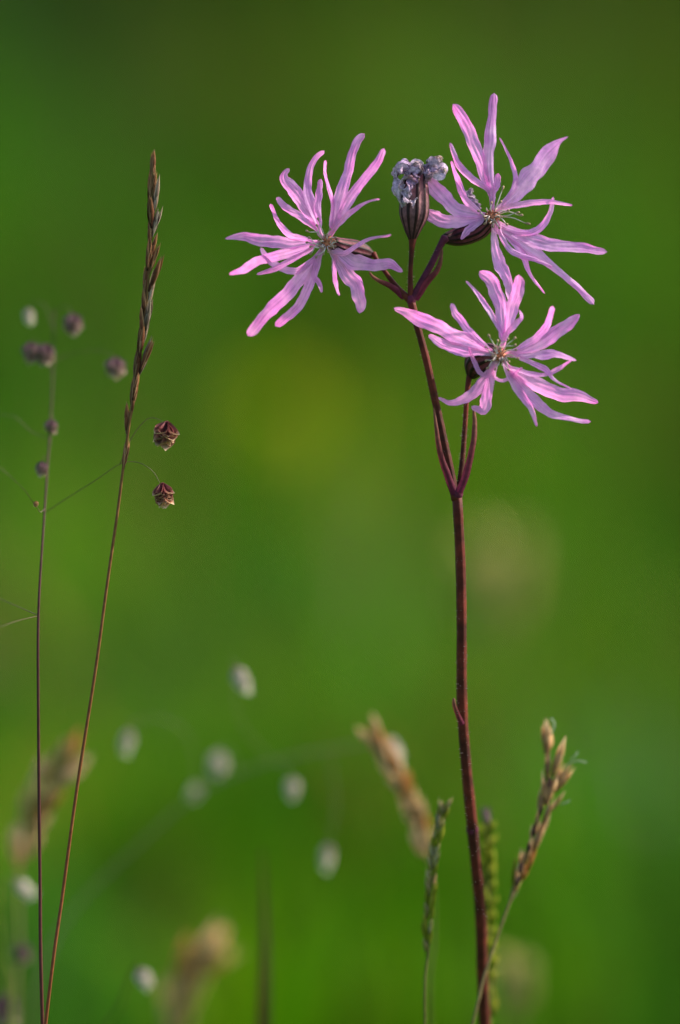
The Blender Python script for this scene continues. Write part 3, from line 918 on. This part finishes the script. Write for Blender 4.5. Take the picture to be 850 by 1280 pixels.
def grass(name, rows, rad, label, culm_mat, spikes, group=None, lean=(0, 0), category='grass stalk'):
    """rows: (x, y, depth mm) foot to tip; rad: radius in pixels at foot and tip; spikes: (x0,y0,x1,y1,depth mm,material,kind)"""
    gd, pts = culm_points(rows, lean)
    t = thing(name, gd, label, category, group)
    g = Geo()
    n = len(pts)
    g.tube(pts, [S * (rad[0] + (rad[1] - rad[0]) * (i / (n - 1))) for i in range(n)], seg=8, n=n * 7)
    link('culm', g.mesh('culm', gd), M[culm_mat], t)
    rr = random.Random(hash(label) % 1000 if False else len(label) * 7)
    for (x0, y0, x1, y1, d, mk, kind, *fat) in spikes:
        o = link('spikelet', spikelet_mesh(mk, kind), None, t)
        place(o, gd, P(x0, y0, d / 1000), P(x1, y1, (d + rr.uniform(-0.6, 0.6)) / 1000), rr.uniform(0, 6.28), fat[0] if fat else 1.0)
    return t, gd


# slender brown spike at the left: zoomed tracing
tall = []
for (x0, y0, x1, y1, mk, kind) in (
        (191.5, 225, 193, 183, 'spk_brown', 'needle'), (190, 228, 193, 184, 'spk_brown', 'slim'), (188, 252, 195, 208, 'spk_brown', 'slim'), (188, 262, 188, 218, 'spk_brown', 'slim'),
        (192, 268, 197, 228, 'spk_grey', 'slim'), (189, 285, 188, 248, 'spk_brown', 'slim'), (190, 296, 199, 262, 'spk_grey', 'slim'),
        (187, 310, 190, 274, 'spk_brown', 'slim'), (188, 322, 198, 290, 'spk_brown', 'slim'), (184, 338, 187, 298, 'spk_brown', 'slim'), (185, 345, 199, 304, 'spk_brown', 'needle'),
        (184, 352, 190, 318, 'spk_grey', 'slim'), (186, 364, 202, 322, 'spk_brown', 'slim'), (181, 372, 183, 332, 'spk_brown', 'slim'),
        (183, 388, 191, 348, 'spk_grey', 'slim'), (180, 398, 182, 360, 'spk_brown', 'slim'), (181, 412, 189, 374, 'spk_grey', 'slim'),
        (178, 420, 179, 384, 'spk_brown', 'slim'), (177, 434, 187, 398, 'spk_grey', 'slim'), (174, 448, 177, 408, 'spk_brown', 'slim'),
        (174, 466, 192, 422, 'spk_brown', 'needle'), (173, 470, 188, 430, 'spk_grey', 'slim'), (168, 480, 173, 440, 'spk_brown', 'slim'),
        (166, 500, 172, 462, 'spk_brown', 'slim'), (165, 512, 168, 478, 'spk_brown', 'slim'), (163, 525, 168, 490, 'spk_brown', 'needle'),
        (158, 542, 160, 506, 'spk_brown', 'slim'), (161, 540, 163, 508, 'spk_brown', 'needle'), (154, 588, 161, 548, 'spk_brown', 'slim'), (156, 575, 158, 545, 'spk_brown', 'needle')):
    x1, y1 = x0 + (x1 - x0) * 1.25, y0 + (y1 - y0) * 1.25 if y0 > 260 else y1
    jx = random.uniform(-1.6, 1.6); jl = random.uniform(0.8, 1.12)
    x1, y1 = x0 + (x1 - x0) * jl + jx, y0 + (y1 - y0) * (jl if y0 > 270 else 1)
    tall.append((x0, y0, x1, y1, 2.0 * math.sin(y0 * 0.7) * 0.25, mk, kind, random.uniform(0.68, 1.0)))
grass('slender_grass_stalk', [(57, 1280, 3), (78, 1120, 2), (97, 980, 1), (119, 840, 0), (134, 730, 0), (147, 640, 0), (154, 585, 0), (163, 520, 0), (174, 450, 0), (184, 370, 0), (188, 290, 0), (192, 205, 0)],
      (2.3, 1.5), 'tall thin grass stalk topped by a narrow dark brown seed spike', 'culm', tall, lean=(-0.03, 0.01))

# tan spike beside the pink flower's stem
tan = []
for (x0, y0, x1, y1, mk, kind, d) in (
        (684, 948, 682, 895, 'spk_tan', 'slim', 0), (685, 940, 684, 905, 'spk_tan', 'fat', 1), (690, 970, 709, 926, 'spk_tan', 'slim', 0), (690, 984, 718, 952, 'spk_tan', 'needle', 0), (692, 965, 707, 928, 'spk_tan', 'fat', 1), (694, 990, 716, 958, 'spk_tan', 'slim', 0),
        (684, 975, 688, 938, 'spk_tan', 'slim', -1), (688, 988, 703, 955, 'spk_tan', 'slim', 1), (680, 1000, 676, 968, 'spk_tan', 'needle', 0),
        (682, 1005, 695, 970, 'spk_tan', 'fat', 0), (688, 1015, 706, 985, 'spk_tan', 'slim', 1), (674, 1020, 680, 985, 'spk_tan', 'slim', -1),
        (678, 1030, 692, 998, 'spk_tan', 'slim', 0), (668, 1042, 672, 1008, 'spk_tan', 'slim', 0), (672, 1048, 688, 1015, 'spk_tan', 'fat', 1),
        (664, 1060, 668, 1026, 'spk_tan', 'slim', 0), (666, 1066, 680, 1032, 'spk_tan', 'slim', 0), (657, 1080, 662, 1046, 'spk_tan', 'slim', 0),
        (660, 1088, 672, 1052, 'spk_orange', 'slim', 0), (652, 1096, 654, 1064, 'spk_tan', 'slim', 0), (650, 1104, 662, 1070, 'spk_orange', 'slim', 1),
        (640, 1108, 646, 1066, 'spk_lime', 'needle', 0), (644, 1114, 652, 1082, 'spk_tan', 'slim', 0), (638, 1128, 646, 1098, 'spk_green', 'slim', 0),
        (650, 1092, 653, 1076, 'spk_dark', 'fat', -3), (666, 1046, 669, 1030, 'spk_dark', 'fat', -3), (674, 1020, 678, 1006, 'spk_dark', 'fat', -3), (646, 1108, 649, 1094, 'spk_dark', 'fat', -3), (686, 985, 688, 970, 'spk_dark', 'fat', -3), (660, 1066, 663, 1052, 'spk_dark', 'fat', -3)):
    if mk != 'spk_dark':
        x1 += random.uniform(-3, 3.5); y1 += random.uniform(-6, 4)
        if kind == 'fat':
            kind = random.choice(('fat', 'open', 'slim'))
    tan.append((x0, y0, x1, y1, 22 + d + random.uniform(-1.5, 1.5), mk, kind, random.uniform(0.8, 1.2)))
tg, tgb = grass('tan_grass_spike', [(588, 1290, 22), (604, 1225, 22), (622, 1170, 22), (637, 1128, 22), (655, 1075, 22), (676, 1010, 22), (685, 955, 22)],
                (1.9, 1.4), 'leaning straw-tan grass spike with open tip beside the maroon flower stem', 'culm_straw', tan, lean=(-0.055, 0.01))
for rows in ([(684, 922), (690, 915), (693, 905), (689, 898)], [(704, 960), (712, 954), (722, 951), (733, 953)], [(712, 950), (718, 946), (722, 940)], [(700, 1005), (706, 1004), (712, 1001)]):
    g = Geo()
    g.tube(PX([(a, b, 22) for a, b in rows]), R_(*([0.5] + [0.9] * (len(rows) - 1))), seg=6, n=14)
    link('anther', g.mesh('anther', tgb), M['anther'], tg)


def auto_spike(axis, n, L, wd, d, mats, kind, spread=0.3, seed=1, fat=1.0):
    rr = random.Random(seed)
    q = spline(axis, n + 1)
    out = []
    for i in range(n):
        c, nx = q[i], q[i + 1]
        T = (nx - c) / (np.linalg.norm(nx - c) + 1e-9)
        Nn = np.array([-T[1], T[0]])
        s_ = 1 if i % 2 else -1
        a = c + Nn * s_ * wd * 0.12
        b = a + (T + Nn * s_ * spread * rr.uniform(0.5, 1.2)) * L * rr.uniform(0.85, 1.15)
        out.append((a[0], a[1], b[0], b[1], d + rr.uniform(-0.8, 0.8), rr.choice(mats), kind, fat))
    return out


# narrow grey-green spike
grass('narrow_green_grass_spike', [(531, 1290, 18), (533, 1215, 18), (538, 1150, 18), (541, 1090, 18), (548, 1045, 18), (555, 1005, 18)], (2.2, 1.2),
      'narrow grey-green grass spike standing between orange and maroon stems', 'culm_green',
      auto_spike([(534, 1190), (536, 1140), (540, 1085), (547, 1040), (555, 1010)], 26, 26, 16, 18, ['spk_green', 'spk_green', 'spk_lime', 'spk_tan'], 'slim', 0.16, 4, 1.35))
# segmented green spike behind the stem
grass('beaded_green_grass_spike', [(612, 1290, 40), (611, 1200, 40), (610, 1100, 40), (609, 1020, 40)], (4.0, 2.5),
      'upright lime green beaded grass spike close behind the maroon flower stem', 'culm_green',
      auto_spike([(611, 1280), (611, 1190), (610, 1090), (609, 1035)], 26, 22, 22, 40, ['spk_lime'], 'fat', 0.22, 5, 1.25) + [(609, 1034, 608, 1006, 40, 'spk_purple', 'fat', 1.3)], lean=(0.005, 0.01))
# orange-tan blurred spike
grass('orange_grass_spike', [(537, 1290, 70), (540, 1180, 70), (537, 1075, 70), (520, 1020, 70), (490, 960, 70), (458, 905, 70)], (2.5, 1.6),
      'drooping orange-tan grass spike leaning left from behind the narrow green spike', 'culm_green',
      auto_spike([(538, 1072), (516, 1012), (488, 955), (466, 918)], 20, 36, 24, 70, ['spk_orange', 'spk_pale', 'spk_pale', 'spk_tan'], 'open', 0.28, 6, 0.8), lean=(0.01, 0.02))
# left tan spike
grass('pale_tan_grass_spike', [(22, 1290, 95), (24, 1180, 95), (24, 1090, 95), (40, 1020, 95), (66, 975, 95), (100, 940, 95)], (2.5, 1.6),
      'blurred tan grass spike bending right between two thin red stalks', 'culm_straw',
      auto_spike([(26, 1085), (38, 1030), (56, 985), (88, 950)], 13, 48, 34, 95, ['spk_pale', 'spk_pale', 'spk_orange', 'spk_straw'], 'fat', 0.40, 8, 0.9), lean=(0.0, 0.02))
# bottom tan head
grass('short_tan_grass_spike', [(216, 1330, 150), (222, 1270, 150), (236, 1222, 150), (270, 1186, 150)], (3, 2),
      'blurred short tan grass head leaning right, beside the dark green blade', 'culm_straw',
      auto_spike([(218, 1300), (224, 1262), (238, 1222), (262, 1195)], 13, 50, 40, 150, ['spk_pale', 'spk_orange', 'spk_straw'], 'fat', 0.34, 9, 1.0), lean=(0.0, 0.02))
# far beige heads behind the stem
grass('low_beige_grass_spike', [(645, 1330, 230), (645, 1270, 230), (645, 1195, 230)], (3, 2),
      'blurred low beige grass head in the grass just right of the maroon stem foot', 'culm_straw',
      auto_spike([(645, 1270), (645, 1215)], 9, 40, 40, 230, ['spk_straw'], 'fat', 0.3, 10, 1.2), lean=(0.0, 0.03))
grass('distant_beige_grass_spike', [(632, 1100, 640), (626, 900, 640), (620, 680, 640)], (3, 2),
      'very blurred beige grass plume in the distance, right of the maroon stem', 'culm_straw',
      auto_spike([(622, 790), (619, 700)], 8, 56, 40, 640, ['spk_straw'], 'fat', 0.45, 12, 1.3), lean=(0.0, 0.03))
# dark upright blades
def blade(name, rows, wd, label, mat='leaf'):
    pts = PX(rows)
    gd = Vector((pts[0].x, pts[0].y + 0.01, 0))
    t = thing(name, gd, label, 'grass blade')
    cur = [gd] + pts
    q = spline([list(p) for p in cur], 24) if False else spline([list(p) + [0.0] for p in cur], 24)[:, :3]
    g = Geo()
    pp, uv = [], []
    for j in range(24):
        tt = j / 23
        ww = wd * S * 0.5 * (1 - tt ** 3) + 0.0002
        for i in range(5):
            u = -1 + i / 2
            pp.append((q[j][0] + u * ww, q[j][1] + 0.4 * ww * abs(u), q[j][2]))
            uv.append((0.5 + u / 2, tt))
    g.grid(pp, 5, 24, uv)
    link('leaf_blade', g.mesh('leaf_blade', gd), M[mat], t)
    return t


M['dark_leaf'] = material('dark_leaf', [(0, (0.025, 0.035, 0.004)), (1, (0.07, 0.055, 0.015))], noise=0.2, scale=400, rough=0.6, trans=0.2)
blade('dark_grass_blade', [(330, 1320, 85), (332, 1200, 85), (328, 1060, 85)], 36, 'blurred dark olive grass blade standing upright near the short tan head', 'dark_leaf')
blade('corner_grass_blade', [(16, 1330, 60), (10, 1230, 60), (2, 1150, 60)], 14, 'blurred yellow-green grass blade at the foot of the red quaking-grass stalk', 'leaf')


# ------------------------------------------------------------------ quaking grass
_bz = {}


def briza_scale(matkey):
    if matkey not in _bz:
        m = unit_scale_mesh('scale', 0.36, 1.35, 0.55, 9, 9).mesh('scale')
        m.materials.append(M[matkey])
        _bz[matkey] = m
    return _bz[matkey]


def briza_spikelet(parent, base, px, py, d, size, matkey, tilt=0.0, seed=0):
    """a hanging heart of overlapping scales; (px, py) is its middle, size its width in pixels"""
    rr = random.Random(seed)
    top = P(px, py - size * 0.42, d / 1000)
    g = Geo()
    g.tube([Vector((0, 0, 0)), Vector((0, 0, -0.4)), Vector((0, 0, -0.78))], (0.05, 0.22, 0.06), seg=8, n=8)
    core = link('spikelet', g.mesh('spikelet'), M[matkey], parent)
    L = size * S * (DIST + d / 1000)
    wx = rr.uniform(0.5, 0.75) if matkey == 'briza_pale' else rr.uniform(0.88, 1.02)
    core.matrix_local = Matrix.Translation(top - Vector(base)) @ Matrix.Rotation(tilt, 4, 'Y') @ Matrix.Rotation(rr.uniform(-0.5, 0.5), 4, 'Z') @ Matrix.Diagonal((L * wx, L * wx, L, 1))
    k = 0
    for row, (z, ang, ln, cnt) in enumerate(((0.02, 0.80, 0.60, 6), (-0.03, 0.62, 0.72, 7), (-0.08, 0.44, 0.78, 6), (-0.15, 0.24, 0.80, 4))):
        for side_ in range(cnt):
            a = side_ * 2 * math.pi / cnt + row * 0.55 + rr.uniform(-0.2, 0.2)
            l2 = ln * rr.uniform(0.85, 1.1)
            s = link('scale', briza_scale(matkey), None, core)
            s.matrix_local = (Matrix.Translation((0, 0, z)) @ Matrix.Rotation(a, 4, 'Z') @ Matrix.Rotation(math.pi - ang * rr.uniform(0.85, 1.12), 4, 'X')
                              @ Matrix.Diagonal((1.0, 0.75, l2, 1)))
    return top


def quaking(name, label, rows, rad, culm_mat, twig_mat, twigs, spk, lean=(0, 0), seed=0):
    gd, pts = culm_points(rows, lean)
    t = thing(name, gd, label, 'grass stalk')
    g = Geo()
    n = len(pts)
    g.tube(pts, [S * (rad[0] + (rad[1] - rad[0]) * (i / (n - 1))) for i in range(n)], seg=8, n=n * 7)
    link('culm', g.mesh('culm', gd), M[culm_mat], t)
    for tw in twigs:
        g = Geo()
        g.tube(PX(tw), [S * 0.5 * (1 - 0.35 * i / (len(tw) - 1)) for i in range(len(tw))], seg=6, n=len(tw) * 6)
        link('branch', g.mesh('branch', gd), M[twig_mat], t)
    for i, (x, y, d, sz, mk, tl) in enumerate(spk):
        briza_spikelet(t, gd, x, y, d, sz, mk, tl, seed + i)
    return t


quaking('quaking_grass_stalk', 'red-stalked quaking grass with dark purple drooping spikelets beside the brown spike',
        [(53, 1280, 5), (50, 1100, 3), (48, 900, 1), (48, 768, 3), (55, 650, 12), (61, 560, 24), (66, 470, 36), (67, 388, 44)], (2.9, 0.7), 'culm_red', 'branch',
        [[(58, 640, 13), (85, 622, 12), (120, 600, 8), (150, 580, 4), (172, 578, 1), (190, 588, 0), (200, 604, 0)],
         [(150, 580, 4), (166, 545, 2), (184, 524, 1), (198, 524, 0), (208, 531, 0)],
         [(62, 548, 25), (40, 540, 28), (20, 522, 30), (0, 518, 32)],
         [(45, 634, -4), (30, 612, -12), (0, 584, -20)], [(56, 636, 12), (50, 640, 4), (45, 630, -4)],
         [(47, 769, 3), (22, 758, 10), (-6, 746, 16)], [(47, 770, 3), (22, 776, -8), (-6, 786, -16)],
         [(66, 452, 38), (90, 442, 40), (120, 438, 38), (140, 444, 36), (145, 450, 36)],
         [(67, 400, 43), (72, 386, 42), (84, 384, 41), (90, 393, 40)],
         [(66, 410, 42), (56, 382, 44), (44, 378, 46), (36, 386, 48)],
         [(66, 470, 37), (52, 432, 38), (42, 424, 38), (36, 430, 38)], [(66, 465, 37), (64, 436, 38), (60, 432, 38)],
         [(62, 560, 24), (66, 525, 26), (64, 520, 26)], [(60, 580, 22), (56, 570, 20), (53, 575, 20)]],
        [(209, 543, 0, 35, 'briza', 0.15), (203, 619, 0, 33, 'briza', -0.1), (145, 460, 36, 29, 'briza_grey', 0.1), (91, 405, 40, 28, 'briza_grey', 0.0),
         (36, 396, 48, 24, 'briza_pale', 0.0), (37, 441, 36, 28, 'briza_grey', -0.15), (59, 443, 36, 28, 'briza_grey', 0.2), (64, 534, 26, 20, 'briza_grey', 0.0), (53, 586, 20, 20, 'briza_grey', 0.1),
         (45, 630, -4, 8, 'spk_tan', 0.0)], lean=(0.0, 0.01), seed=20)
quaking('pale_quaking_grass_stalk', 'blurred pale quaking grass with silvery-white spikelets arching over the lower meadow',
        [(40, 1290, 110), (62, 1190, 110), (100, 1128, 110), (180, 1050, 110), (250, 990, 110), (340, 952, 110), (440, 932, 110), (486, 925, 110)], (1.5, 0.9), 'branch_pale', 'branch_pale',
        [[(340, 952, 110), (300, 900, 90), (290, 826, 70), (296, 838, 70)], [(250, 990, 110), (235, 920, 105), (200, 898, 100), (170, 902, 98), (162, 914, 95)],
         [(300, 970, 110), (285, 935, 110), (274, 940, 110)], [(245, 995, 110), (240, 985, 120), (250, 982, 120)], [(340, 952, 110), (356, 958, 100), (365, 972, 90)],
         [(410, 938, 110), (420, 1000, 100), (414, 1040, 95), (410, 1056, 95)]],
        [(296, 852, 70, 38, 'briza_pale', -0.35), (162, 928, 95, 34, 'briza_pale', 0.2), (274, 955, 110, 36, 'briza_pale', 0.1), (250, 992, 120, 26, 'briza_pale', 0.6),
         (365, 986, 90, 30, 'briza_pale', 0.0), (410, 1071, 95, 36, 'briza_pale', 0.1), (486, 942, 72, 46, 'briza_pale', -0.2)], lean=(-0.02, 0.02), seed=50)
quaking('low_quaking_grass_stalk', 'blurred grey quaking grass low down in the grass left of the tan heads',
        [(130, 1340, 100), (150, 1260, 85), (165, 1215, 70), (172, 1205, 66)], (2.4, 1.4), 'culm_green', 'branch_pale',
        [], [(174, 1226, 66, 32, 'briza_pale', -0.5)], lean=(0, 0.02), seed=70)
quaking('mauve_quaking_grass_stalk', 'blurred mauve-grey quaking grass behind the foot of the red stalk',
        [(8, 1340, 85), (6, 1240, 85), (4, 1150, 85), (4, 1105, 85)], (2.4, 1.4), 'culm_green', 'branch_pale',
        [[(4, 1105, 85), (10, 1096, 80), (20, 1106, 75)], [(5, 1190, 85), (20, 1176, 82), (28, 1180, 80)], [(7, 1280, 85), (2, 1240, 80), (6, 1246, 80)]],
        [(19, 1118, 75, 36, 'briza_pale', -0.9), (28, 1192, 80, 26, 'briza_grey', 0.0), (6, 1264, 80, 44, 'briza_grey', 0.0)], lean=(0, 0.02), seed=80)


# ------------------------------------------------------------------ distant yellow flower
def yellow_flower(px, py, d, size):
    c = P(px, py, d)
    gd = Vector((c.x + 0.01, c.y + 0.02, 0))
    t = thing('yellow_flower', gd, 'yellow meadow flower far off, seen only as a soft olive disc', 'flower')
    g = Geo(); g.tube([gd, (gd + c) / 2 + Vector((0.004, 0, 0)), c + Vector((0, 0.004, 0))], (0.0015, 0.0013, 0.002), seg=8, n=20)
    link('stalk', g.mesh('stalk', gd), M['culm_green'], t)
    g = Geo(); g.ball(c, size * 0.22, (1, 0.6, 1), 12, 8)
    link('disc', g.mesh('disc', gd), M['yellow'], t)
    for k in range(18):
        a = 2 * math.pi * k / 18
        e = Vector((math.cos(a), -0.25, math.sin(a)))
        s = Vector((-math.sin(a), 0, math.cos(a)))
        g = Geo(); pts = []; uv = []
        for j in range(6):
            tt = j / 5
            ww = size * 0.10 * math.sin(math.pi * (0.15 + 0.75 * tt)) ** 0.6
            for u in (-1, 0, 1):
                pts.append(c + e * size * 0.5 * (0.2 + 0.8 * tt) + s * ww * u + Vector((0, 0.1 * ww * abs(u) - 0.02 * size * (k % 2), 0)))
                uv.append((0.5 + u / 2, tt))
        g.grid(pts, 3, 6, uv)
        link('ray_floret', g.mesh('ray_floret', gd), M['yellow'], t)


yellow_flower(345, 510, 1.6, 0.034)
